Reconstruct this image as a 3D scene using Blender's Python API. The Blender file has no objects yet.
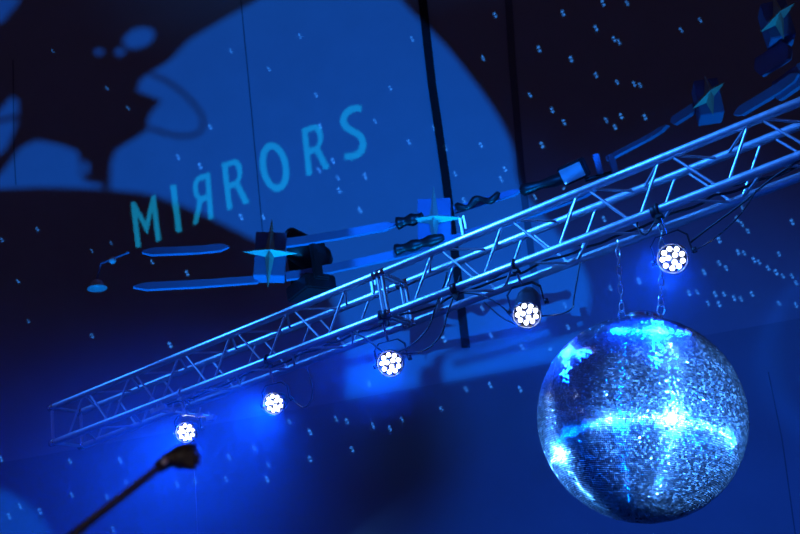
import bpy, bmesh, math, random
from mathutils import Vector, Matrix
random.seed(7)
sc = bpy.context.scene
COL = sc.collection
V = Vector

# ------------------------------------------------------------------ camera
HC = 1.6
PITCH, ROLL, F = 0.38842, -0.17889, 1000.0
fwd = V((0, math.cos(PITCH), math.sin(PITCH)))
r0 = V((1, 0, 0)); u0 = r0.cross(fwd)
RT = r0 * math.cos(ROLL) + u0 * math.sin(ROLL)
UP = -r0 * math.sin(ROLL) + u0 * math.cos(ROLL)
CAM = V((0, 0, HC))
def ray(x, y): return RT * ((x - 400) / F) - UP * ((y - 267) / F) + fwd
def atY(x, y, Y): v = ray(x, y); return CAM + v * (Y / v.y)
def atZ(x, y, Z): v = ray(x, y); return CAM + v * ((Z - HC) / v.z)
def atD(x, y, d): return CAM + ray(x, y) * d
def onplane(x, y, p, n): v = ray(x, y); return CAM + v * ((p - CAM).dot(n) / v.dot(n))

cd = bpy.data.cameras.new('camera'); cam = bpy.data.objects.new('camera', cd); COL.objects.link(cam)
cam.matrix_world = Matrix.Translation(CAM) @ Matrix((RT, UP, -fwd)).transposed().to_4x4()
cd.sensor_width = 36; cd.lens = F / 800 * 36; cd.clip_end = 200; cd.clip_start = .05
cd.dof.use_dof = True; cd.dof.focus_distance = 6.2; cd.dof.aperture_fstop = 2.8
sc.camera = cam

# ------------------------------------------------------------------ materials
def mat(name, col, rough=.5, metal=0., emit=None, es=0., noise=0., nscale=8., aniso=None, bump=0.):
    m = bpy.data.materials.new(name); m.use_nodes = True
    nt = m.node_tree; b = nt.nodes['Principled BSDF']
    b.inputs['Base Color'].default_value = (*col, 1); b.inputs['Roughness'].default_value = rough
    b.inputs['Metallic'].default_value = metal
    if emit: b.inputs['Emission Color'].default_value = (*emit, 1); b.inputs['Emission Strength'].default_value = es
    if noise or bump:
        tc = nt.nodes.new('ShaderNodeTexCoord'); nz = nt.nodes.new('ShaderNodeTexNoise')
        nz.inputs['Scale'].default_value = nscale; nz.inputs['Detail'].default_value = 5
        nt.links.new(tc.outputs['Object'], nz.inputs['Vector'])
        if noise:
            mx = nt.nodes.new('ShaderNodeMix'); mx.data_type = 'RGBA'
            mx.inputs['A'].default_value = (*[c * (1 - noise) for c in col], 1)
            mx.inputs['B'].default_value = (*[min(1, c * (1 + noise)) for c in col], 1)
            nt.links.new(nz.outputs['Fac'], mx.inputs['Factor']); nt.links.new(mx.outputs['Result'], b.inputs['Base Color'])
            mr = nt.nodes.new('ShaderNodeMapRange')
            mr.inputs['To Min'].default_value = max(.03, rough - .12); mr.inputs['To Max'].default_value = min(1, rough + .12)
            nt.links.new(nz.outputs['Fac'], mr.inputs['Value']); nt.links.new(mr.outputs['Result'], b.inputs['Roughness'])
        if bump:
            bp = nt.nodes.new('ShaderNodeBump'); bp.inputs['Strength'].default_value = bump; bp.inputs['Distance'].default_value = .01
            nt.links.new(nz.outputs['Fac'], bp.inputs['Height']); nt.links.new(bp.outputs['Normal'], b.inputs['Normal'])
    return m
M = {
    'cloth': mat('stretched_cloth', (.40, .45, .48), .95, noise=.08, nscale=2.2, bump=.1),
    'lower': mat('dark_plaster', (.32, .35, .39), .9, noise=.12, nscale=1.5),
    'gap': mat('black_gap', (.012, .012, .012), .9, noise=.1),
    'fold': mat('fabric_fold', (.15, .17, .2), .9, noise=.1),
    'seam': mat('seam_thread', (.14, .15, .17), .9, noise=.1),
    'floor': mat('stage_floor', (.05, .05, .05), .6, noise=.2),
    'alu': mat('brushed_aluminium', (.72, .76, .8), .36, .75, noise=.12, nscale=30),
    'alu_dull': mat('dull_aluminium', (.75, .77, .8), .42, .6, noise=.15, nscale=40),
    'chrome': mat('bright_steel', (.85, .85, .85), .16, 1., noise=.05, nscale=50),
    'black': mat('black_plastic', (.018, .018, .02), .4, noise=.3, nscale=20),
    'blackmetal': mat('black_painted_metal', (.03, .03, .035), .35, .3, noise=.3, nscale=15),
    'rubber': mat('cable_rubber', (.03, .03, .035), .45, noise=.2, nscale=40),
    'rail': mat('painted_rail', (.2, .27, .5), .55, noise=.12, nscale=6),
    'star': mat('gilded_star_paint', (.5, .66, .5), .45, .1, noise=.1, nscale=10),
    'block': mat('painted_block', (.16, .26, .5), .6, noise=.1, nscale=8),
    'face': mat('lamp_face_plate', (.02, .02, .03), .25, noise=.2, nscale=20),
    'bezel': mat('lamp_bezel', (.35, .37, .4), .25, .9, noise=.1, nscale=20),
    'led': mat('lit_led_lens', (.9, .93, 1.), .3, emit=(.78, .86, 1.), es=9., noise=.02),
    'core': mat('ball_core', (.01, .015, .03), .6, noise=.1),
    'silver': mat('silver_cap', (.7, .7, .72), .2, 1., noise=.08),
    'mic': mat('microphone_body', (.02, .013, .014), .55, noise=.2, nscale=30),
    'knob': mat('pale_knob', (.75, .72, .66), .4, noise=.05),
    'glassface': mat('pale_lamp_glass', (.75, .8, .85), .25, noise=.06),
}
# mirror tiles: each little mirror is brushed one way or the other, or clear
m = bpy.data.materials.new('mirror_tiles'); m.use_nodes = True; nt = m.node_tree
b = nt.nodes['Principled BSDF']; g = nt.nodes.new('ShaderNodeNewGeometry'); RND = g.outputs['Random Per Island']
b.inputs['Metallic'].default_value = .74; b.inputs['Roughness'].default_value = .24
mx = nt.nodes.new('ShaderNodeMix'); mx.data_type = 'RGBA'
mx.inputs['A'].default_value = (.42, .5, .56, 1); mx.inputs['B'].default_value = (.75, .82, .88, 1)
wn = nt.nodes.new('ShaderNodeTexWhiteNoise'); wn.noise_dimensions = '1D'; nt.links.new(RND, wn.inputs['W'])
nt.links.new(wn.outputs['Value'], mx.inputs['Factor']); nt.links.new(mx.outputs['Result'], b.inputs['Base Color'])
# fine brushing: the surface normal is spread along one direction of the tile
def nd(t, **k):
    n = nt.nodes.new(t)
    for a, v in k.items(): setattr(n, a, v)
    return n
tg = nd('ShaderNodeTangent', direction_type='RADIAL', axis='Z')
cx = nd('ShaderNodeVectorMath', operation='CROSS_PRODUCT'); nt.links.new(g.outputs['Normal'], cx.inputs[0]); nt.links.new(tg.outputs[0], cx.inputs[1])
tcn = nd('ShaderNodeTexCoord'); scl = nd('ShaderNodeVectorMath', operation='SCALE'); nt.links.new(tcn.outputs['Object'], scl.inputs[0]); scl.inputs['Scale'].default_value = 9137.
w3 = nd('ShaderNodeTexWhiteNoise', noise_dimensions='3D'); nt.links.new(scl.outputs[0], w3.inputs['Vector'])
rg = nd('ShaderNodeMapRange'); nt.links.new(w3.outputs['Value'], rg.inputs['Value']); rg.inputs['To Min'].default_value = -1.15; rg.inputs['To Max'].default_value = 1.15
def gl(vec, rough):
    sv = nd('ShaderNodeVectorMath', operation='SCALE'); nt.links.new(vec, sv.inputs[0]); nt.links.new(rg.outputs[0], sv.inputs['Scale'])
    ad = nd('ShaderNodeVectorMath', operation='ADD'); nt.links.new(g.outputs['Normal'], ad.inputs[0]); nt.links.new(sv.outputs[0], ad.inputs[1])
    nm = nd('ShaderNodeVectorMath', operation='NORMALIZE'); nt.links.new(ad.outputs[0], nm.inputs[0])
    n = nd('ShaderNodeBsdfAnisotropic'); n.inputs['Roughness'].default_value = rough
    nt.links.new(nm.outputs[0], n.inputs['Normal']); nt.links.new(mx.outputs['Result'], n.inputs['Color']); return n
def lt(v):
    n = nt.nodes.new('ShaderNodeMath'); n.operation = 'LESS_THAN'; nt.links.new(RND, n.inputs[0]); n.inputs[1].default_value = v
    k = nt.nodes.new('ShaderNodeMath'); k.operation = 'MULTIPLY'; nt.links.new(n.outputs[0], k.inputs[0]); k.inputs[1].default_value = .7; return k
ga, gb = gl(tg.outputs[0], .15), gl(cx.outputs[0], .15)
m1 = nt.nodes.new('ShaderNodeMixShader'); m2 = nt.nodes.new('ShaderNodeMixShader')
nt.links.new(lt(.8).outputs[0], m1.inputs[0]); nt.links.new(b.outputs[0], m1.inputs[1]); nt.links.new(ga.outputs[0], m1.inputs[2])
nt.links.new(lt(.4).outputs[0], m2.inputs[0]); nt.links.new(m1.outputs[0], m2.inputs[1]); nt.links.new(gb.outputs[0], m2.inputs[2])
nt.links.new(m2.outputs[0], nt.nodes['Material Output'].inputs['Surface'])
M['tiles'] = m

# ------------------------------------------------------------------ mesh helpers
def frame(d):
    d = d.normalized(); a = V((0, 0, 1)) if abs(d.z) < .95 else V((1, 0, 0))
    x = d.cross(a).normalized(); return x, x.cross(d).normalized(), d
class MB:
    def __init__(s): s.v = []; s.f = []; s.sm = []
    def add(s, vs, fs, smooth=False):
        n = len(s.v); s.v += [V(p) for p in vs]; s.f += [tuple(n + i for i in q) for q in fs]; s.sm += [smooth] * len(fs); return s
    def box(s, c, size, ax=None, bev=0.):
        x, y, z = ax if ax else (V((1, 0, 0)), V((0, 1, 0)), V((0, 0, 1)))
        c = V(c); a, b_, c_ = [t / 2 for t in size]; bm = bmesh.new()
        bmesh.ops.create_cube(bm, size=1)
        for v in bm.verts: v.co = V((v.co.x * 2 * a, v.co.y * 2 * b_, v.co.z * 2 * c_))
        if bev: bmesh.ops.bevel(bm, geom=bm.edges[:], offset=bev, segments=2, affect='EDGES')
        bm.verts.index_update()
        s.add([c + x * v.co.x + y * v.co.y + z * v.co.z for v in bm.verts], [[v.index for v in f.verts] for f in bm.faces]); bm.free(); return s
    def tube(s, pts, r, n=10, caps=True, closed=False):
        pts = [V(p) for p in pts]; L = len(pts); rs = r if isinstance(r, (list, tuple)) else [r] * L
        vs = []; fs = []; px = None
        for i, p in enumerate(pts):
            if closed: d = pts[(i + 1) % L] - pts[i - 1]
            else: d = pts[min(i + 1, L - 1)] - pts[max(i - 1, 0)]
            d.normalize()
            if px is None: x, y, _ = frame(d)
            else:
                x = (px - d * px.dot(d)).normalized(); y = d.cross(x)
            px = x; y = d.cross(x)
            for k in range(n):
                t = 2 * math.pi * k / n; vs.append(p + (x * math.cos(t) + y * math.sin(t)) * rs[i])
        for i in range(L if closed else L - 1):
            j = (i + 1) % L
            for k in range(n): fs.append((i * n + k, i * n + (k + 1) % n, j * n + (k + 1) % n, j * n + k))
        s.add(vs, fs, True)
        if caps and not closed:
            s.add(vs[:n], [tuple(range(n))[::-1]]); s.add(vs[-n:], [tuple(range(n))])
        return s
    def lathe(s, c, d, prof, n=24, smooth=True):   # prof: (dist along d, radius)
        c = V(c); x, y, d = frame(d); vs = []; fs = []
        for h, r in prof:
            for k in range(n):
                t = 2 * math.pi * k / n; vs.append(c + d * h + (x * math.cos(t) + y * math.sin(t)) * max(r, 1e-4))
        for i in range(len(prof) - 1):
            for k in range(n): fs.append((i * n + k, i * n + (k + 1) % n, (i + 1) * n + (k + 1) % n, (i + 1) * n + k))
        s.add(vs, fs, smooth); return s
    def prism(s, poly, d):    # poly: list of coplanar points, extruded by vector d
        poly = [V(p) for p in poly]; n = len(poly); d = V(d)
        s.add(poly + [p + d for p in poly], [tuple(range(n)), tuple(range(2 * n - 1, n - 1, -1))] + [(i, (i + 1) % n, n + (i + 1) % n, n + i) for i in range(n)]); return s
def props(o, label=None, cat=None, group=None, kind=None):
    for k, v in (('label', label), ('category', cat), ('group', group), ('kind', kind)):
        if v: o[k] = v
    return o
def thing(name, loc, label, cat, group=None):
    o = bpy.data.objects.new(name, None); COL.objects.link(o); o.location = V(loc); o.empty_display_size = .1
    o['org'] = list(loc); return props(o, label, cat, group)
def org(o):
    while o.parent: o = o.parent
    return V(o.location)
def part(name, mb, material, parent=None, label=None, loc=None):
    me = bpy.data.meshes.new(name); off = org(parent) if parent else (V(loc) if loc else V((0, 0, 0)))
    me.from_pydata([tuple(p - off) for p in mb.v], [], mb.f); me.polygons.foreach_set('use_smooth', mb.sm)
    me.materials.append(material); me.update()
    bm = bmesh.new(); bm.from_mesh(me); bmesh.ops.recalc_face_normals(bm, faces=bm.faces); bm.to_mesh(me); bm.free()
    o = bpy.data.objects.new(name, me); COL.objects.link(o)
    if parent: o.parent = parent
    else: o.location = off
    if label: o['label'] = label
    return o
def struct(name, mb, material, label):
    o = part(name, mb, material); return props(o, label, None, None, 'structure')
def spline(ps, n=8):
    ps = [V(p) for p in ps]; out = []
    for i in range(len(ps) - 1):
        a, b_, c, d = ps[max(i - 1, 0)], ps[i], ps[i + 1], ps[min(i + 2, len(ps) - 1)]
        for k in range(n):
            t = k / n; out.append(.5 * ((2 * b_) + (c - a) * t + (2 * a - 5 * b_ + 4 * c - d) * t * t + (3 * b_ - a - 3 * c + d) * t ** 3))
    out.append(ps[-1]); return out

# ------------------------------------------------------------------ the setting
WY = 12.5
def wallpt(x, y, dy=0.): return atY(x, y, WY + dy)
ZL = (wallpt(345, 402).z + wallpt(540, 364).z) / 2      # height where the pale cloth ends
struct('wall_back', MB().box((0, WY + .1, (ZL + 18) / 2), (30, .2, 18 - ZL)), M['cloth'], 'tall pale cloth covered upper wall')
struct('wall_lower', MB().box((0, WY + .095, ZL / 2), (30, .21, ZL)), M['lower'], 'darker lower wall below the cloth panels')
struct('floor', MB().box((0, 3, -.05), (30, 22, .1)), M['floor'], 'dark hall floor')
def wallstrip(name, pts, w, thick, material, label):
    m_ = MB()
    q = []
    for side in (-1, 1):
        row = [wallpt(x + side * w / 2, y, -.002) for x, y in pts]; q += row if side < 0 else row[::-1]
    m_.prism(q, (0, -thick, 0)); return struct(name, m_, material, label)
wallstrip('trim_1', [(418, -40), (432, 85), (446, 180), (458, 280), (466, 348)], 8.5, .03, M['gap'], 'dark upright gap between two cloth panels')
wallstrip('trim_2', [(506, -40), (512, 60), (521, 170), (532, 260), (538, 300)], 7, .012, M['fold'], 'second dark upright gap, right of the first')
wallstrip('trim_3', [(238, -30), (250, 95), (263, 236)], 1.1, .006, M['seam'], 'thin upright seam running through the projected word')
wallstrip('trim_4', [(13, 60), (14, 150), (16, 185)], .8, .006, M['seam'], 'thin upright seam at the left edge')
wallstrip('trim_5', [(768, 372), (782, 440), (795, 534), (800, 580)], 1.0, .012, M['seam'], 'thin upright joint in the lower wall, right of the ball')

# ------------------------------------------------------------------ truss
T0 = V((-2.9718, 7.6968, 2.4818 + HC)); AZ = -.5093; S = .29; PITCHN = .5158
td = V((math.cos(AZ), math.sin(AZ), 0)); tn = V((-td.y, td.x, 0)); tz = V((0, 0, 1))
def tp(s, r=0., h=0.): return T0 + td * s + tn * (S * r) - tz * (S * h)    # r 0 front 1 rear ; h 0 top 1 bottom
def truss(s0, s1, firstnode, label):
    t = thing('lighting_truss', tp((s0 + s1) / 2, .5, 1), label, 'truss', 'box truss sections bolted end to end')
    for r in (0, 1):
        for h in (0, 1):
            part('chord', MB().tube([tp(s0, r, h), tp(s1, r, h)], .026, 16), M['alu'], t)
    tops = []; s = firstnode
    while s < s1 - .04: tops.append(s); s += PITCHN
    bots = [x - PITCHN / 2 for x in tops]
    if tops[-1] + PITCHN / 2 < s1 - .05: bots.append(tops[-1] + PITCHN / 2)
    bots = [x for x in bots if x > s0 + .03]
    def face(a, b_, g=.028):
        # a, b_: functions s->point
        for x in tops:
            for y in bots:
                if abs(abs(x - y) - PITCHN / 2) < .02:
                    sg = g if y > x else -g
                    part('diagonal_brace', MB().tube([a(x + sg), b_(y - sg)], .0085, 8), M['alu'], t)
    face(lambda s: tp(s, 0, 0), lambda s: tp(s, 0, 1))
    face(lambda s: tp(s, 1, 0), lambda s: tp(s, 1, 1))
    face(lambda s: tp(s, 0, 0), lambda s: tp(s, 1, 0))
    face(lambda s: tp(s, 0, 1), lambda s: tp(s, 1, 1))
    for se in (s0 + .012, s1 - .012):
        for a, b_ in (((0, 0), (0, 1)), ((1, 0), (1, 1)), ((0, 0), (1, 0)), ((0, 1), (1, 1))):
            part('end_bar', MB().tube([tp(se, *a), tp(se, *b_)], .0125, 10), M['alu'], t)
        for r in (0, 1):
            for h in (0, 1):
                part('coupler', MB().lathe(tp(se, r, h) - td * .03, td, [(0, .0), (0, .028), (.06, .028), (.06, 0)], 14), M['chrome'], t)
    return t
SP = 3.235
truss(0, SP, .4146, 'far left length of square aluminium lighting truss with an open dark end')
truss(SP + .012, 7.3, 3.6858, 'near right length of square aluminium lighting truss above the mirror ball, brightly lit')

# ------------------------------------------------------------------ par lamps
def lookdirs(d):
    d = d.normalized(); x = d.cross(V((0, 0, 1))).normalized(); return x, x.cross(d).normalized(), d
LAMP_LABEL = ['round LED lamp at the far left end of the truss, above the microphone',
              'round LED lamp second from the left end of the truss, small, over the brightest haze',
              'round LED lamp in the middle of the truss with cables looping on both sides',
              'LED lamp in a long black barrel, just left of the mirror ball',
              'round LED lamp at the right, directly above the mirror ball']
lamps = []
def par_lamp(i, x, y, aimoff, R, blen):
    pl = tp(0, .0, 0); c = onplane(x, y, tp(0, 0, 0) + tn * .02, tn)
    s = (c - T0).dot(td)
    zc = tp(s, 0, 1).z
    aim = (CAM + V(aimoff) - c).normalized(); X, Y, Z = lookdirs(aim)     # Z out of the lens
    top = V((c.x, c.y, zc)); top = tp(s, .0, 1)
    t = thing('led_par_lamp', c, LAMP_LABEL[i], 'stage lamp', 'LED par lamps hung under the truss')
    part('housing', MB().lathe(c, Z, [(-blen, .0), (-blen, R * .55), (-blen * .75, R * .8), (-blen * .3, R * .92), (-.0, R * .95), (.03, R), (.03, R * .9), (.005, R * .88), (.005, 0)], 28), M['blackmetal'], t)
    part('bezel', MB().tube([c + Z * .031 + (X * math.cos(a) + Y * math.sin(a)) * R * .97 for a in [2 * math.pi * k / 28 for k in range(28)]], .0045, 6, closed=True), M['bezel'], t)
    part('face_plate', MB().lathe(c, Z, [(.006, 0), (.012, 0), (.012, R * .86), (.006, R * .86)], 28), M['face'], t)
    lr = R * .16
    spots = [(R * .64, math.radians(40 * k + 12)) for k in range(9)] + [(R * .27, math.radians(120 * k + 25)) for k in range(3)]
    for rr, a in spots:
        p = c + Z * .014 + (X * math.cos(a) + Y * math.sin(a)) * rr
        part('led_lens', MB().lathe(p, Z, [(0, lr), (.008, lr * .95), (.013, lr * .6), (.015, 0)], 12), M['led'], t)
    # yoke : two side arms and a top bar, tilted in the X / world-up plane
    ux = X; hgt = (top - c).length; uz = (top - c).normalized()
    a0 = c + ux * (R + .018) - Z * blen * .35; a1 = c - ux * (R + .018) - Z * blen * .35
    up = min(hgt - .06, R + .055)
    pts = [a0, a0 + uz * up * .7, c + ux * (R * .75) + uz * up - Z * blen * .3, c - ux * (R * .75) + uz * up - Z * blen * .3, a1 + uz * up * .7, a1]
    yk = MB()
    for p, q in zip(pts[:-1], pts[1:]):
        d = (q - p); x_ = Z; z_ = d.normalized(); y_ = z_.cross(x_).normalized(); x_ = y_.cross(z_)
        yk.box((p + q) / 2, (.03, .006, d.length + .004), (x_, y_, z_), .001)
    part('yoke', yk, M['blackmetal'], t)
    for q in (a0 + ux * .012, a1 - ux * .012):
        part('tilt_knob', MB().lathe(q - ux * .012, ux, [(0, 0), (0, .017), (.024, .017), (.024, 0)], 12), M['chrome'] if i == 0 else M['black'], t)
    mid = c + uz * up - Z * blen * .3
    part('clamp_bolt', MB().tube([mid, top - tz * .03], .009, 8), M['chrome'], t)
    ck = MB().tube([top + (td * .0 + (tn * math.cos(a) + tz * math.sin(a)) * .032) for a in [2 * math.pi * k / 20 for k in range(20)]], .011, 6, closed=True)
    ck.box(top - tz * .042, (.04, .05, .022), (td, tn, tz), .003)
    part('hook_clamp', ck, M['alu_dull'] if i == 0 else M['black'], t)
    lamps.append((c, Z, X, Y, top, s))
    return t
par_lamp(0, 187, 432, (-2.6, 0, -.6), .077, .13)
par_lamp(1, 275, 403, (-2.6, 0, -.6), .077, .13)
par_lamp(2, 391, 363, (-1.6, 0, -.6), .087, .14)
par_lamp(3, 527, 313, (-1.0, 0, -3.2), .087, .3)
par_lamp(4, 673, 258, (-1.0, 0, -.8), .087, .14)

def spot(name, loc, tgt, power, color, angle, blend=.3, radius=.03):
    ld = bpy.data.lights.new(name, 'SPOT'); ld.energy = power; ld.color = color; ld.spot_size = math.radians(angle)
    ld.spot_blend = blend; ld.shadow_soft_size = radius
    o = bpy.data.objects.new(name, ld); COL.objects.link(o)
    o.matrix_world = Matrix.Translation(loc) @ (V(tgt) - V(loc)).to_track_quat('-Z', 'Y').to_matrix().to_4x4(); return o
def point(name, loc, power, color, radius):
    ld = bpy.data.lights.new(name, 'POINT'); ld.energy = power; ld.color = color; ld.shadow_soft_size = radius
    o = bpy.data.objects.new(name, ld); COL.objects.link(o); o.location = loc; return o
LP = [720, 1350, 850, 330, 850]
for (c, Z, X, Y, top, s), p in zip(lamps, LP):
    spot('lamp_beam', c + Z * .06, c + Z + V((-.25, 0, -.35)), p, (.0, .055, 1.), 110, 1., .05)

# ------------------------------------------------------------------ cables near the truss
def cable(pts, r, label, name='power_cable', group=None, cat='cable', material='rubber'):
    P = spline(pts, 7); o = part(name, MB().tube(P, r, 7), M[material], None, None, P[0]); return props(o, label, cat, group)
def tpx(x, y, off=0.): return onplane(x, y, tp(0, 0, 0) + tn * off, tn)
cable([tpx(352, 332), tpx(365, 338), tpx(380, 350), tpx(386, 356, .1)], .006, 'thin black cable drooping to the left side of the middle lamp')
cable([tpx(397, 352, .1), tpx(412, 345), tpx(428, 328), tpx(436, 306), tpx(444, 285), tpx(447, 272)], .006, 'black cable rising from the middle lamp to the truss, inner of two')
cable([tpx(402, 354, .1), tpx(425, 350), tpx(441, 335), tpx(448, 312), tpx(456, 290), tpx(460, 276)], .006, 'black cable rising from the middle lamp to the truss, outer of two')
cable([tpx(464, 293), tpx(480, 295), tpx(500, 305), tpx(514, 320, .08)], .005, 'shiny black cable sagging onto the top left of the long barrelled lamp', material='rubber')
cable([tpx(484, 302), tpx(500, 316), tpx(515, 324), tpx(527, 328, .1)], .005, 'shiny black cable sagging under the left of the long barrelled lamp')
cable([tpx(541, 316, .1), tpx(560, 314), tpx(572, 308), tpx(574, 297), tpx(580, 262)], .005, 'shiny black cable hooking up to the truss right of the long barrelled lamp')
cable([tpx(306, 366, .1), tpx(312, 385), tpx(311, 400), tpx(303, 407), tpx(290, 396, .06)], .005, 'thin cable loop hanging right of the second lamp')
cable([tpx(642, 216), tpx(637, 225), tpx(645, 235), tpx(655, 222), tpx(662, 210)], .005, 'thin cable wound round the truss left of the right hand lamp')
cable([tpx(692, 252, .1), tpx(715, 238, -.1), tpx(738, 217, -.1), tpx(757, 190)], .004, 'thin cable running up right from the right hand lamp')
cable([tpx(690, 243, .1), tpx(706, 230), tpx(740, 205), tpx(770, 180), tpx(800, 160)], .006, 'black cable slung under the truss at the right edge')
cable([atD(194, 470, 5.), atD(196, 500, 5.), atD(198, 550, 5.)], .0016, 'thin wire hanging straight down below the microphone', 'wire', cat='wire', material='alu_dull')
# cable dressed along the truss
def along(s0, s1, r, h, dx, rad, label, mt='rubber', amp=.012):
    n = int((s1 - s0) / .09) + 2; P = []
    for k in range(n):
        s = s0 + (s1 - s0) * k / (n - 1)
        P.append(tp(s, r, h) + V(dx) + tz * random.uniform(-amp, amp) + tn * random.uniform(-amp, amp))
    o = part('power_cable', MB().tube(spline(P, 4), rad, 6), M[mt], None, None, P[0]); return props(o, label, 'cable', None)
along(1.0, 7.0, .75, 1, (0, 0, .036), .008, 'long black cable lying along the lower rear tube of the truss')
along(.8, 6.9, .5, .9, (0, 0, .03), .006, 'thinner black cable running through the inside of the truss', amp=.03)
# gaffer wraps and couplers on the lower front tube
for (x, y, lb) in ((386, 316, 'black clamp band on the truss above the middle lamp'), (455, 290, 'black clamp band on the lower front tube near the dark gap'),
               (655, 213, 'black clamp band on the lower front tube left of the right hand lamp')):
    s = (onplane(x, y, tp(0, 0, 1), tn) - T0).dot(td); p = tp(s, 0, 1)
    mb = MB().lathe(p - td * .02, td, [(0, .025), (0, .034), (.04, .034), (.04, .025)], 16); mb.box(p - tz * .05, (.03, .02, .05), (td, tn, tz), .002)
    props(part('tube_clamp', mb, M['black'], None, None, p), lb, 'clamp')
# data box with connectors above the far left lamp
c = tpx(188, 412, .05); t = thing('junction_box', c, 'small metal connector bar with plugs on the truss above the far left lamp', 'junction box')
part('bar', MB().tube([tpx(152, 410, -.06), tpx(216, 417, -.06)], .012, 8), M['alu_dull'], t)
for k, (x, y, w) in enumerate(((156, 409, 12), (163, 406, 8), (172, 409, 7), (185, 411, 6), (199, 413, 7), (211, 416, 9))):
    p = tpx(x, y + 2, -.07); part('plug', MB().box(p, (w * .0075, .035, .028 + .008 * (k % 2)), (td, tn, tz), .003).tube([p, p + tz * .05 + td * .02 * (-1) ** k], .006, 6), M['alu_dull'], t)
# splice bolt heads / spotlight bracket at the joint
for (x, y) in ((372, 284), (462, 228)):
    c = tpx(x, y, .2); q = MB().box(c, (.02, .02, .14), (td, tn, tz), .003).box(c + td * .03 + tz * .03, (.016, .016, .1), (td, tn, tz), .003).tube([c - tz * .07, c + tz * .08], .008, 6)
    props(part('truss_bracket', q, M['alu'], None, None, c), 'small bright bracket inside the truss ' + ('at the joint of the two lengths' if x < 400 else 'right of the second star'), 'bracket')

# ------------------------------------------------------------------ mirror ball
tm = tp(0, .5, 1)
BC = onplane(640.5, 418, tm, tn); bdist = (BC - CAM).dot(fwd); BR = 105.5 / F * bdist * .972
view = (BC - CAM).normalized()
side = view.cross(UP).normalized(); upv = side.cross(view).normalized()
ax = (upv * math.cos(math.radians(15)) + view * math.sin(math.radians(15)) + side * .02).normalized()
ball = thing('mirror_ball', BC, 'huge mirror ball of tiny square tiles hanging below the truss at the right', 'disco ball')
a1, a2, _ = frame(ax); a1 = ax.cross(view).normalized(); a2 = ax.cross(a1)
NL = 156; mb = MB(); vs = []; fs = []
def lap(s): 
    u = random.random() - .5; return -s * math.copysign(1, u) * math.log(max(1e-6, 1 - 2 * abs(u)))
for i in range(1, NL - 1):
    th0 = math.pi * i / NL; th1 = math.pi * (i + 1) / NL; tmid = (th0 + th1) / 2
    n = max(6, int(round(2 * NL * math.sin(tmid)))); ph = random.random()
    row = random.gauss(0, .006)
    for k in range(n):
        p0 = 2 * math.pi * (k + ph) / n; p1 = 2 * math.pi * (k + 1 + ph) / n; pm = (p0 + p1) / 2
        er = a1 * math.cos(pm) + a2 * math.sin(pm); nrm = er * math.sin(tmid) + ax * math.cos(tmid)
        et = er * math.cos(tmid) - ax * math.sin(tmid); ep = -a1 * math.sin(pm) + a2 * math.cos(pm)
        c = nrm * BR
        rr = random.random(); sg = .2 if rr < .12 else .010
        jt, jp = random.gauss(0, sg) + row, random.gauss(0, sg)
        et2 = (et + nrm * jt).normalized(); ep2 = (ep + nrm * jp).normalized()
        hh = BR * math.pi / NL * .41; hw = BR * math.sin(tmid) * 2 * math.pi / n * .44
        b0 = len(vs)
        for su, sv in ((-1, -1), (1, -1), (1, 1), (-1, 1)): vs.append(BC + c + et2 * hh * sv + ep2 * hw * su)
        fs.append((b0, b0 + 1, b0 + 2, b0 + 3))
me = bpy.data.meshes.new('mirror_tiles'); QM = Matrix((a1, a2 if a1.cross(a2).dot(ax) > 0 else -a2, ax)).transposed()
QI = QM.transposed(); me.from_pydata([tuple(QI @ (p - BC)) for p in vs], [], fs); me.materials.append(M['tiles']); me.update()
o = bpy.data.objects.new('mirror_tiles', me); COL.objects.link(o); o.parent = ball; o.rotation_euler = QM.to_euler()
part('core', MB().lathe(BC, ax, [(-math.cos(math.pi * k / 48) * BR * .99, math.sin(math.pi * k / 48) * BR * .99) for k in range(49)], 96), M['core'], ball)
part('top_cap', MB().lathe(BC + ax * BR * .97, ax, [(0, .11), (.04, .11), (.05, .1), (.05, 0)], 24), M['silver'], ball)
def linkring(c, d1, d2, a, b_, r, n=16): return MB().tube([c + d1 * math.cos(2 * math.pi * k / n) * a + d2 * math.sin(2 * math.pi * k / n) * b_ for k in range(n)], r, 6, closed=True)
def chain(p0, p1, label):
    L = (p1 - p0).length; n = max(3, int(L / .052)); d = (p1 - p0).normalized(); x, y, _ = frame(d)
    t = thing('hanging_chain', p0, label, 'chain', 'chains holding the ball')
    for k in range(n):
        c = p0 + d * (L * (k + .5) / n); part('link', linkring(c, d, x if k % 2 else y, L / n * .62, .0135, .0045), M['chrome'], t)
for (bx, by, txx, tyy, lb) in ((622, 322, 619, 246, 'left of the two chains holding the mirror ball'), (661, 316, 665, 215, 'right of the two chains holding the mirror ball, passing behind the lamp')):
    b0 = onplane(bx, by, BC + V((0, 0, 0)), tn)
    v = ray(bx, by).normalized(); 
    # point on ball surface region: stay on the plane through the centre
    e = part('eye_bolt', linkring(b0 + upv * .035, upv, side, .032, .02, .006).tube([b0 + upv * .01, b0 - upv * .09], [.011, .017], 8), M['chrome'], ball)
    top = onplane(txx, tyy, tm, tn) if bx < 640 else onplane(txx, tyy + 20, tm, tn)
    top.z = max(top.z, tp(0, 0, 1).z - .02); 
    chain(b0 + upv * .06, top, lb)

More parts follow.
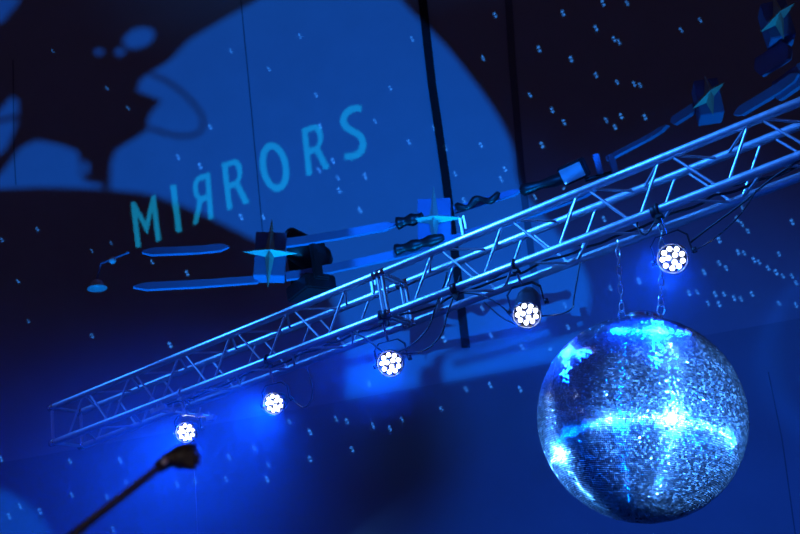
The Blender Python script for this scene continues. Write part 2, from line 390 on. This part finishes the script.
# ------------------------------------------------------------------ curved balcony rails, blocks and stars
HU, HLO = HC + 4.14, HC + 3.82
up_px = [(-20, 262), (60, 258), (150, 252), (200, 250), (228, 247), (290, 243), (340, 235), (395, 225), (455, 210), (510, 194), (560, 179), (610, 158), (650, 137), (707, 100), (780, 55), (830, 18)]
lo_px = [(-20, 290), (60, 289), (140, 287), (200, 284), (255, 280), (300, 275), (345, 266), (400, 254), (455, 239), (510, 221), (560, 203), (610, 183), (650, 165), (707, 132), (780, 88), (830, 52)]
def interp(px, x):
    for (xa, ya), (xb, yb) in zip(px[:-1], px[1:]):
        if xa <= x <= xb: t = (x - xa) / (xb - xa); return ya + (yb - ya) * t
    return px[-1][1]
def upp(x): return atZ(x, interp(up_px, x), HU)
def lop(x):
    p = atZ(x, interp(lo_px, x), HLO); return p
def rail_piece(f, x0, x1, hh, label, tips=(1, 1), group='curved balcony rail lengths'):
    n = 10; P = [f(x0 + (x1 - x0) * k / n) for k in range(n + 1)]
    vs = []; fs = []
    for k, p in enumerate(P):
        d = (P[min(k + 1, n)] - P[max(k - 1, 0)]); d.z = 0; d.normalize(); nn = V((-d.y, d.x, 0))
        w = hh
        if (k == 0 and tips[0]) or (k == n and tips[1]): w = hh * .15
        for a, b_ in ((-.025, -w), (.025, -w), (.025, w), (-.025, w)): vs.append(p + nn * a + tz * b_)
    for k in range(n):
        for j in range(4): fs.append((k * 4 + j, k * 4 + (j + 1) % 4, k * 4 + 4 + (j + 1) % 4, k * 4 + 4 + j))
    fs += [(0, 1, 2, 3), (n * 4 + 3, n * 4 + 2, n * 4 + 1, n * 4)]
    m_ = MB().add(vs, fs); return props(part('balcony_rail', m_, M['rail'], None, None, P[n // 2]), label, 'rail', group)
rail_piece(upp, 142, 229, .036, 'upper pale rail length at the far left, below the letter M')
rail_piece(lop, 133, 258, .036, 'lower pale rail length at the far left, ending at the first star block', (1, 0))
rail_piece(upp, 286, 396, .042, 'upper pale rail length between the first and second stars', (0, 1))
rail_piece(lop, 286, 455, .042, 'lower pale rail length between the first star and the truss', (0, 0))
rail_piece(upp, 454, 520, .03, 'upper pale rail length right of the second star', (0, 1))
rail_piece(lop, 455, 600, .036, 'lower pale rail length seen through the truss', (0, 1))
rail_piece(upp, 607, 668, .022, 'thin upper rail length left of the third star', (0, 1))
rail_piece(upp, 672, 696, .04, 'short upper rail length touching the third star', (1, 0))
rail_piece(lop, 735, 800, .04, 'lower rail length at the right edge, above the truss')
rail_piece(upp, 756, 790, .085, 'wide wedge shaped upper rail length at the right edge')
rail_piece(lambda x: atZ(x, interp(lo_px, x) + 2, HLO) , 773, 812, .085, 'wide wedge shaped lower rail length cut by the right edge of the frame')
def star(x, y, depthp, hx, hz, bw, bh, tilt, label, swing=0., stilt=None):
    # block centre on the rail ring
    c = V(depthp); d = V((CAM.x - c.x, CAM.y - c.y, 0)).normalized(); d = Matrix.Rotation(swing, 3, 'Z') @ d
    X = V((-d.y, d.x, 0)); X = -X if X.x < 0 else X; Zv = V((0, 0, 1))
    X2 = X * math.cos(tilt) + Zv * math.sin(tilt); Z2 = -X * math.sin(tilt) + Zv * math.cos(tilt)
    t = thing('star_ornament', c, label, 'ornament', 'four pointed stars on the balcony rail')
    part('block', MB().box(c, (bw, .2, bh), (X2, d, Z2), .006), M['block'], t)
    if stilt is not None: X2 = X * math.cos(stilt) + Zv * math.sin(stilt); Z2 = -X * math.sin(-.1) + Zv * math.cos(-.1)
    s0 = c + d * .115; tip = c + d * .2
    e = .045
    pts = [s0 + X2 * hx, s0 + (X2 + Z2) * e, s0 + Z2 * hz, s0 + (Z2 - X2) * e, s0 - X2 * hx, s0 - (X2 + Z2) * e, s0 - Z2 * hz, s0 + (X2 - Z2) * e]
    vs = pts + [tip, s0 - d * .012]
    fs = [(i, (i + 1) % 8, 8) for i in range(8)] + [((i + 1) % 8, i, 9) for i in range(8)]
    part('star', MB().add(vs, fs), M['star'], t)
    part('star_pin', MB().tube([s0 - d * .03, s0], .015, 8), M['alu_dull'], t)
    return t
TI = -.17
star(272, 255, (upp(271) + lop(271)) / 2 + V((0, 0, .04)),   .27, .38, .30, .46, TI, 'four pointed star on a blue block at the left, below the letter O')
star(436, 222, (upp(436) + lop(436)) / 2 + V((0, 0, .06)), .30, .36, .32, .46, TI, 'four pointed star on a blue block in the middle, just above the truss')
star(707, 103, upp(707) + V((0, 0, -.02)), .19, .2, .2, .34, -.1, 'small four pointed star at the right above the truss, its flat points lit', .25, .5)
star(790, 18, upp(786) + V((0, 0, .25)), .2, .22, .2, .34, -.05, 'four pointed star cut off by the top right of the frame, mostly dark', .3, .5)

def dark_wrap(pts, r, label, name='cable_bundle'):
    P = spline(pts, 5); rs = [r * (.55 if k in (0, len(P) - 1) else 1 + .18 * math.sin(k * .9)) for k in range(len(P))]
    return props(part(name, MB().tube(P, rs, 7), M['black'], None, None, P[0]), label, 'cable')
def near(p, k=.985): return CAM + (p - CAM) * k
dark_wrap([near(upp(x)) + tz * .01 for x in (396, 405, 415, 424)], .055, 'black cloth bundle wrapped on the rail left of the middle star')
dark_wrap([near(upp(x)) + tz * (.02 + .03 * (-1) ** i) for i, x in enumerate((456, 467, 478, 490, 500))], .032, 'black twisted cable wound on the rail right of the middle star')
dark_wrap([near(upp(x)) - tz * .0 for x in (520, 540, 560, 580)], .05, 'black cable roll along the rail left of the small floodlight')
dark_wrap([near(lop(x)) + tz * .05 for x in (395, 405, 418, 430, 445)], .05, 'black cable heap where the lower rail meets the truss')

# moving head behind the first star
def moving_head(c, sc_, label, yaw=0., tilt=.4):
    t = thing('moving_head_lamp', c, label, 'stage lamp')
    d = V((math.sin(yaw), -math.cos(yaw), 0)); X = V((d.y * -1, d.x, 0)); a = (d * math.cos(tilt) + tz * math.sin(tilt)).normalized(); Y = a.cross(X).normalized()
    part('base', MB().box(c - tz * .30 * sc_, (.30 * sc_, .26 * sc_, .12 * sc_), (X, d, tz), .012 * sc_), M['blackmetal'], t)
    for sgn in (-1, 1):
        part('yoke_arm', MB().box(c + X * sgn * .16 * sc_ - tz * .12 * sc_, (.04 * sc_, .13 * sc_, .34 * sc_), (X, d, tz), .012 * sc_), M['blackmetal'], t)
    part('head', MB().lathe(c - a * .2 * sc_, a, [(0, 0), (0, .07 * sc_), (.06 * sc_, .115 * sc_), (.22 * sc_, .12 * sc_), (.38 * sc_, .105 * sc_), (.4 * sc_, .09 * sc_), (.385 * sc_, .08 * sc_), (.385 * sc_, 0)], 20), M['black'], t)
    part('lens', MB().lathe(c + a * .187 * sc_, a, [(0, .08 * sc_), (.012 * sc_, .06 * sc_), (.018 * sc_, 0)], 20), M['face'], t)
    return t
cc = atD(306, 252, 10.1); moving_head(cc, 1.35, 'black moving head lamp in the dark just right of the left star', -.9, .5)
cc = atD(598, 172, 8.6)
t = thing('floodlight', cc, 'small box floodlight with a pale tilted face on the rail right of centre', 'floodlight')
n0 = (V((-.45, -.7, -.5))).normalized(); X = n0.cross(tz).normalized(); Y = X.cross(n0)
fc = atD(572, 173, 8.6)
part('housing', MB().box(fc - n0 * .06, (.24, .17, .1), (X, Y, n0), .01), M['blackmetal'], t)
part('glass', MB().box(fc - n0 * .0, (.2, .13, .03), (X, Y, n0), .004), M['glassface'], t)
for x in (598, 613):
    part('bracket', MB().box(atD(x, 164, 8.65), (.055, .03, .19), (V((1, 0, 0)), V((0, 1, 0)), tz), .004), M['rail'], t)
part('crossbar', MB().tube([atD(585, 180, 8.68), atD(618, 171, 8.68)], .02, 8), M['blackmetal'], t)
# small lamp far left
cc = atD(97, 284, 10.2)
t = thing('wall_lamp', cc, 'tiny lamp with a pale shade in the dark at the far left', 'lamp')
part('shade', MB().lathe(cc - tz * .05, tz, [(0, .1), (.0, .09), (.08, .05), (.1, .02), (.1, 0)], 14), M['glassface'], t)
part('arm', MB().tube([cc + tz * .05, cc + tz * .22 + V((.05, 0, 0)), cc + tz * .27 + V((.35, 0, .02))], .012, 8), M['rail'], t)
part('knob', MB().lathe(atD(112, 260, 10.2), V((0, -1, 0)), [(-.03, 0), (-.03, .035), (.0, .04), (.03, .02), (.03, 0)], 12), M['glassface'], t)

# ------------------------------------------------------------------ microphone and boom
D = 1.9
p0 = atD(40, 560, D - .1); p1 = atD(166, 462, D)
bd = (p1 - p0).normalized(); base = p0 - bd * .5; base2 = V((base.x, base.y, 0))
t = thing('microphone_stand', base2, 'out of focus black microphone boom pointing up from the bottom left', 'microphone stand')
part('boom_arm', MB().tube([base, p1], [.0095, .0075], 12), M['mic'], t)
part('pole', MB().tube([base2 + tz * .02, base + tz * .0], .012, 10), M['mic'], t)
part('foot', MB().lathe(base2, tz, [(0, 0), (0, .14), (.015, .14), (.025, .03), (.025, 0)], 24), M['mic'], t)
part('boom_clutch', MB().lathe(p1 - bd * .02, bd, [(0, 0), (0, .011), (.03, .015), (.05, .012), (.05, 0)], 14), M['mic'], t)
part('wing_nut', MB().lathe(atD(164.5, 461.5, D - .03), -fwd, [(-.012, 0), (-.012, .0045), (.0, .0055), (.006, .003), (.006, 0)], 14), M['knob'], t, 'pale round nut')
m0 = atD(172, 458, D); m1 = atD(196, 451, D)
mt = thing('microphone', m0, 'blurred black microphone clipped to the end of the boom', 'microphone')
dd = (atD(205, 455, D + .05) - m0).normalized(); L = (atD(194, 456, D) - m0).length
part('body', MB().lathe(m0 - dd * .008, dd, [(0, 0), (0, .012), (.012, .015), (L * .4, .016), (L * .5, .0235), (L + .012, .026), (L + .018, .02), (L + .018, 0)], 18), M['mic'], mt)
part('clip', MB().lathe(m0 + dd * .004, dd, [(0, .0165), (0, .019), (.02, .019), (.02, .0165)], 16), M['black'], mt)
part('grille', MB().box(atD(193, 459, D), (.028, .03, .034), (RT, fwd, UP), .007), M['mic'], mt)

# ------------------------------------------------------------------ unseen pattern projectors; one plate also holds shadow shapes
def onwall(x, y): return wallpt(x, y)
def projector(pos, tgt, loops, dist, power, color, radius, label, size):
    """profile spotlight: lamp, tube housing and a cut metal plate; the cut shapes throw the pattern on the wall"""
    pos = V(pos); d = (V(tgt) - pos).normalized(); X, Y, _ = lookdirs(d)
    pc = pos + d * dist
    cu = bpy.data.curves.new('gobo_plate', 'CURVE'); cu.dimensions = '2D'; cu.fill_mode = 'BOTH'; cu.extrude = 0.
    hw, hh = size
    def addloop(pts):
        s = cu.splines.new('POLY'); s.points.add(len(pts) - 1)
        for q, p in zip(s.points, pts): q.co = (p[0] * 100, p[1] * 100, 0, 1)
        s.use_cyclic_u = True
    addloop([(-hw, -hh), (hw, -hh), (hw, hh), (-hw, hh)])
    for lp in loops:
        out = []
        for (x, y) in lp:
            w = onwall(x, y) - pos; q = w * (dist / w.dot(d)); out.append((q.dot(X), q.dot(Y)))
        for u, v in out:
            if abs(u) > hw * .99 or abs(v) > hh * .99: print('GOBO OUTSIDE', label[:20], round(u, 4), round(v, 4), hw, hh)
        addloop(out)
    tmp = bpy.data.objects.new('tmp_plate', cu); COL.objects.link(tmp); dg = bpy.context.evaluated_depsgraph_get()
    me = bpy.data.meshes.new_from_object(tmp.evaluated_get(dg)); bpy.data.objects.remove(tmp)
    vs = [pc + X * v.co.x / 100 + Y * v.co.y / 100 for v in me.vertices]; fs = [tuple(p.vertices) for p in me.polygons]
    t = thing('unseen_projector', (pos.x, pos.y, 0), label, 'stage lamp')
    part('gobo_plate', MB().add(vs, fs), M['blackmetal'], t)
    h = MB()
    L = dist + .1; cxx = pos + d * (dist / 2 - .05)
    tk = .004
    for sx in (-1, 1):
        h.box(cxx + X * sx * (hw + tk / 2), (tk, 2 * hh + 2 * tk, L), (X, Y, d)); h.box(cxx + Y * sx * (hh + tk / 2), (2 * hw, tk, L), (X, Y, d))
    h.box(pos - d * .1, (2 * hw + 2 * tk, 2 * hh + 2 * tk, tk), (X, Y, d))
    part('housing', h, M['blackmetal'], t)
    part('pole', MB().tube([V((pos.x, pos.y, .02)), pos - Y * (hh + tk) - d * .05], .02, 10), M['blackmetal'], t)
    part('foot', MB().lathe((pos.x, pos.y, 0), tz, [(0, 0), (0, .09), (.02, .09), (.03, .04), (.03, 0)], 24), M['blackmetal'], t)
    ang = 2 * math.degrees(math.atan(math.hypot(hw, hh) / dist)) + 4
    spot('pattern_beam', pos, pos + d, power, color, min(ang, 170), 0., radius)
    return t
def stroke(pts, w):
    pts = [V((x, y, 0)) for x, y in pts]; L = []; Rr = []
    for i, p in enumerate(pts):
        d = (pts[min(i + 1, len(pts) - 1)] - pts[max(i - 1, 0)]).normalized(); n = V((-d.y, d.x, 0)) * w / 2
        L.append(p + n); Rr.append(p - n)
    return [(p.x, p.y) for p in L + Rr[::-1]]
def sp2(pts, n=5): return [(p.x, p.y) for p in spline([V((x, y, 0)) for x, y in pts], n)]
def ell(cx, cy, a, b_, rot=0., n=24):
    c, s = math.cos(rot), math.sin(rot)
    return [(cx + a * math.cos(t) * c - b_ * math.sin(t) * s, cy + a * math.cos(t) * s + b_ * math.sin(t) * c) for t in [2 * math.pi * k / n for k in range(n)]]

pool = [(262, -25)] + [(258, 0), (219, 22), (189, 40), (169, 61), (152, 72), (141, 79), (137, 91), (148, 95), (162, 101), (153, 110), (148, 118), (148, 130), (135, 138), (116, 150), (111, 162), (110, 190)] \
    + sp2([(110, 190), (147, 194), (177, 204), (211, 218), (245, 235), (275, 250), (305, 268), (325, 290), (338, 312), (345, 337), (347, 365), (346, 401)], 4)[1:] \
    + [(346, 400), (420, 386), (419, 369), (432, 364), (433, 356), (452, 350), (446, 345), (462, 341), (478, 341), (446, 358), (442, 368), (444, 383), (552, 361)] \
    + sp2([(575, 340), (590, 300), (580, 262), (548, 222), (520, 185), (513, 150), (502, 124), (486, 98), (468, 74), (449, 50), (428, 28), (405, 5), (385, -25)], 4)  # lit pool outline; lamp, round and block shadows are shaped into it
loops = [pool,
    stroke(sp2([(149, 74), (165, 80), (182, 92), (196, 107), (203, 119), (201, 130), (190, 136), (172, 135), (150, 128)]), 3.6)[1:-1],
    ell(139, 38, 16, 10, -.35), ell(120, 52, 4.5, 4), ell(99, 52, 4, 3.2), ell(85.5, 168, 3.5, 7),
    [(-15, 118), (0, 110), (12, 96), (18, 101), (18, 114), (3, 118)], [(-15, 124), (3, 122), (17, 119), (14, 131), (5, 150), (-15, 165)],
    [(-15, 186), (5, 169), (20, 148), (37, 140), (61, 145), (77, 151), (80, 160), (80, 172), (84, 181), (100, 184), (104, 189), (80, 188), (40, 187), (0, 189), (-15, 190)],
    [(-15, -15), (22, -15), (18, 4), (10, 12), (3, 22), (-15, 26)],
    sp2([(-15, 488), (0, 490), (18, 498), (36, 512), (52, 536), (54, 548)], 3) + [(-15, 548)],
    stroke([(462, 352), (520, 334), (572, 318)], 4.2), stroke([(452, 364), (510, 350), (574, 331)], 6.5)]  # rail shadow bands left as solid strips in the plate
LPOS = CAM + UP * 4.0 - fwd * .2 + RT * .3
projector(LPOS, onwall(270, 235), loops, .25, 5900, (.0, .17, 1.), .0013, 'black profile spotlight high on a stand behind the camera', (.125, .125))

# lettering as cut shapes
def letter(o, u, v, loops_):
    return [[(o[0] + u[0] * a + v[0] * b_, o[1] + u[1] * a + v[1] * b_) for a, b_ in lp] for lp in loops_]
t_ = .2
def arc(cx, cy, rx, ry, a0, a1, n=12): return [(cx + rx * math.cos(math.radians(a0 + (a1 - a0) * k / n)), cy + ry * math.sin(math.radians(a0 + (a1 - a0) * k / n))) for k in range(n + 1)]
Rl = [[(0, 0), (0, 1)] + arc(.5, .73, .36, .27, 90, -62) + [(1.0, 0), (.74, 0), (.46, .42), (.24, .42), (.24, 0)],
      [(.24, .88)] + arc(.48, .715, .15, .165, 90, -90) + [(.24, .55)]]
Yl = [[(1 - a, b_) for a, b_ in lp] for lp in Rl]
Ml = [[(0, 0), (0, 1), (.17, 1), (.5, .5), (.83, 1), (1, 1), (1, 0), (.8, 0), (.8, .66), (.5, .2), (.2, .66), (.2, 0)]]
text = []
text += letter((136, 248), (25, -7.5), (-5.5, -45.5), Ml)
text.append(stroke([(173, 185), (179, 232)], 6.0))
text += letter((192.5, 225), (21, -6.5), (-3.5, -46.5), Yl)
text += letter((227, 210.5), (22.5, -8), (-5.5, -47), Rl)
text.append(ell(274.4, 167, 14.5, 25, -.18, 40)); text.append(ell(274.4, 167, 8.0, 17.8, -.18, 40))
text += letter((306.5, 176.5), (23.5, -8.5), (-5, -47.5), Rl)
text.append(stroke(sp2([(361.5, 108.5), (354, 108.5), (346.5, 113), (343.5, 120), (346, 127), (353, 131.5), (360, 136), (363, 143), (361, 151), (354, 156), (344.5, 156.5)], 5), 6.8))
projector(CAM - fwd * .5 - RT * .2, onwall(250, 180), text, .25, 6300, (.0, .55, 1.), .0003, 'black profile spotlight on a low stand left of the camera, throwing the word', (.05, .05))

dots = [(231,51),(269,69),(53,51),(107,88),(128,108),(210,127),(178,157),(200,166),(316,95),(375,121),(338,178),(339,190),(365,176),(360,210),(319,170),(333,161),(241,217),(263,217),
(495,15),(412,39),(483,58),(563,13),(596,28),(539,49),(571,59),(596,75),(530,95),(552,110),(564,122),(542,145),(409,142),(481,145),(434,128),(445,148),(603,3),(627,3),(614,39),(619,42),(617,82),(634,84),(640,85),(606,120),(621,116),(615,127),(645,117),(681,30),(700,20),
(737,219),(742,224),(748,231),(719,240),(738,252),(744,253),(754,260),(759,262),(719,263),(726,268),(704,272),(689,293),(697,292),(715,294),(724,294),(734,298),(741,299),(752,294),(708,303),(719,304),(666,287),(639,281),(610,288),(779,254),(768,268),(776,272),(783,276),(792,276),(796,283),(779,303),(742,207),(792,222),(796,305),
(1,459),(70,461),(120,460),(126,482),(72,495),(20,506),(9,516),(40,511),(107,497),(113,529),(289,422),(310,432),(310,459),(254,448),(229,457),(268,465),(267,479),(226,479),(195,481),(177,484),
(336,419),(347,421),(373,425),(390,428),(402,419),(352,449),(441,409),(369,384),(466,389),(490,385),(520,389),(522,347),(491,335),(568,327),(444,339),(482,308),(551,351),(565,305),
(2,240),(37,229),(92,251),(111,243),(187,273),(28,321),(92,336),(170,345),(18,281),(455,174),(464,200),(505,169),(501,179),(535,197),(563,187),(604,219),(320,126),(390,88),(300,36),(152,262)]
dl = []
for k, (x, y) in enumerate(dots):
    f = random.uniform(.75, 1.1); f = f * .62 if (x < 160 and y < 360) else f
    dl.append(ell(x - .7, y - 1.5 * f, 1.5 * f, 1.15 * f, -.6, 8)); dl.append(ell(x + .8, y + 1.7 * f, 1.5 * f, 1.15 * f, -.6, 8))
projector(CAM - fwd * .5, onwall(400, 267), dl, .25, 18000, (.04, .30, 1.), .00025, 'black profile spotlight on a low stand right of the camera, throwing light specks', (.13, .10))  # added projector throws the specks in place of the ball's mirrors

# ------------------------------------------------------------------ added fill lights (outside the frame)
def wash(name, pos, tgt, power, color, angle, blend, radius):
    return spot(name, pos, tgt, power, color, angle, blend, radius)
tc = tp(5.0, .5, .5)
for st, pw in ((.6, 190), (1.9, 380), (3.2, 1150), (4.4, 2000), (5.6, 1050), (6.8, 700)):
    tgt = tp(st, .5, .5); wash('added_truss_spot', tgt - tn * 1.6 + tz * 1.9 - td * 1.5, tgt, pw, (.02, .21, 1.), 27, .9, .1)  # row of unseen spots added to brighten the truss tubes
wash('added_star_fill', V((2.6, 6.2, 1.2)), upp(725), 420, (.0, .3, 1.), 34, .6, .05)  # added unseen light for the right-hand stars and rails
wash('added_truss_wash', CAM + RT * 1.5 + UP * 1.5 - fwd * 1., tp(4.8, 0, 0), 350, (.0, .14, 1.), 26, 1., .2)  # unseen front fill added for the truss
ld = bpy.data.lights.new('added_rail_strip', 'AREA'); ld.shape = 'RECTANGLE'; ld.size = 7.; ld.size_y = .08; ld.energy = 48; ld.color = (0, .26, 1); ld.spread = math.radians(24)  # added unseen strip, brightens rails and stars from below
o = bpy.data.objects.new('added_rail_strip', ld); COL.objects.link(o); lp_ = V((.6, 7.75, .9))
o.matrix_world = Matrix.Translation(lp_) @ (V((.6, 8.95, 5.6)) - lp_).to_track_quat('-Z', 'Y').to_matrix().to_4x4()
wash('added_mic_fill', V((-.9, -.5, 2.2)), atD(165, 461, 1.9), 42, (1., .8, .74), 12, .6, .05)  # unseen warm fill added for the microphone boom
# lights mirrored in the ball, then added blue fills
def ball_light(nx, ny, dist, power, color, radius):
    nx /= 105.; ny /= -105.; nz = math.sqrt(max(0, 1 - nx * nx - ny * ny))
    n = side * nx + upv * ny - view * nz; v = -view; l = n * (2 * n.dot(v)) - v
    p = BC + n * BR + l * dist
    return spot('ball_key_and_fill', p, BC, power, color, 2 * math.degrees(math.asin((BR * .97 - radius) / (p - BC).length)), .03, radius)
ball_light(31, 0, 2.5, 2700, (.10, .36, 1.), .03)
ball_light(-78, 39, 2.0, 1100, (.07, .32, 1.), .03)
ball_light(31, 0, 2.9, 2600, (.0, .14, 1.), .2)  # soft blue fill added to tint the whole ball
spot('added_blue_wash', V((3.2, -1., 1.)), wallpt(690, 490), 3600, (.0, .11, 1.), 40, 1., .5)  # added unseen blue fill for lower wall and ball
spot('added_ball_fill', V((-2.6, -.3, 1.3)), BC, 4500, (.0, .12, 1.), 9., .3, .3)  # added fill for the dark left side of the ball

# ------------------------------------------------------------------ haze and ambient
hz = MB().box((0, 8.65, 3.3), (22, 7.5, 6.6)); hm = bpy.data.materials.new('thin_stage_haze'); hm.use_nodes = True; nt = hm.node_tree
nt.nodes.clear(); out = nt.nodes.new('ShaderNodeOutputMaterial'); vsn = nt.nodes.new('ShaderNodeVolumeScatter')
tc = nt.nodes.new('ShaderNodeTexCoord'); sx = nt.nodes.new('ShaderNodeSeparateXYZ'); mr = nt.nodes.new('ShaderNodeMapRange'); mr.interpolation_type = 'SMOOTHSTEP'
for k, v in (('From Min', 4.4), ('From Max', 3.1), ('To Min', 0.), ('To Max', .024)): mr.inputs[k].default_value = v
nt.links.new(tc.outputs['Object'], sx.inputs[0]); nt.links.new(sx.outputs['Z'], mr.inputs['Value']); 
def mapr(sock, a, b_):
    n = nt.nodes.new('ShaderNodeMapRange'); n.interpolation_type = 'SMOOTHSTEP'; n.inputs['From Min'].default_value = a; n.inputs['From Max'].default_value = b_
    nt.links.new(sock, n.inputs['Value']); return n.outputs['Result']
def mth(op, a, b_):
    n = nt.nodes.new('ShaderNodeMath'); n.operation = op; nt.links.new(a, n.inputs[0]); nt.links.new(b_, n.inputs[1]); return n.outputs[0]
nt.links.new(mth('MULTIPLY', mr.outputs['Result'], mth('MAXIMUM', mapr(sx.outputs['X'], -.05, -1.8), mapr(sx.outputs['Z'], 2.9, 3.5))), vsn.inputs['Density'])
vsn.inputs['Anisotropy'].default_value = .35; vsn.inputs['Color'].default_value = (1, 1, 1, 1)
nt.links.new(vsn.outputs[0], out.inputs['Volume'])
ho = part('haze', hz, hm); props(ho, 'thin blue lit haze hanging in the hall', 'haze', None, 'stuff')
w = bpy.data.worlds.new('dim_hall'); sc.world = w; w.use_nodes = True
w.node_tree.nodes['Background'].inputs[0].default_value = (.014, .009, .022, 1); w.node_tree.nodes['Background'].inputs[1].default_value = 1.

vsx = sc.view_settings; vsx.view_transform = 'Standard'; vsx.look = 'None'; vsx.gamma = 1; vsx.exposure = 0; vsx.use_curve_mapping = False
sc.cycles.use_denoising = True
sc.cycles.max_bounces = 5; sc.cycles.volume_bounces = 0
for o in COL.objects:
    if 'org' in o: del o['org']
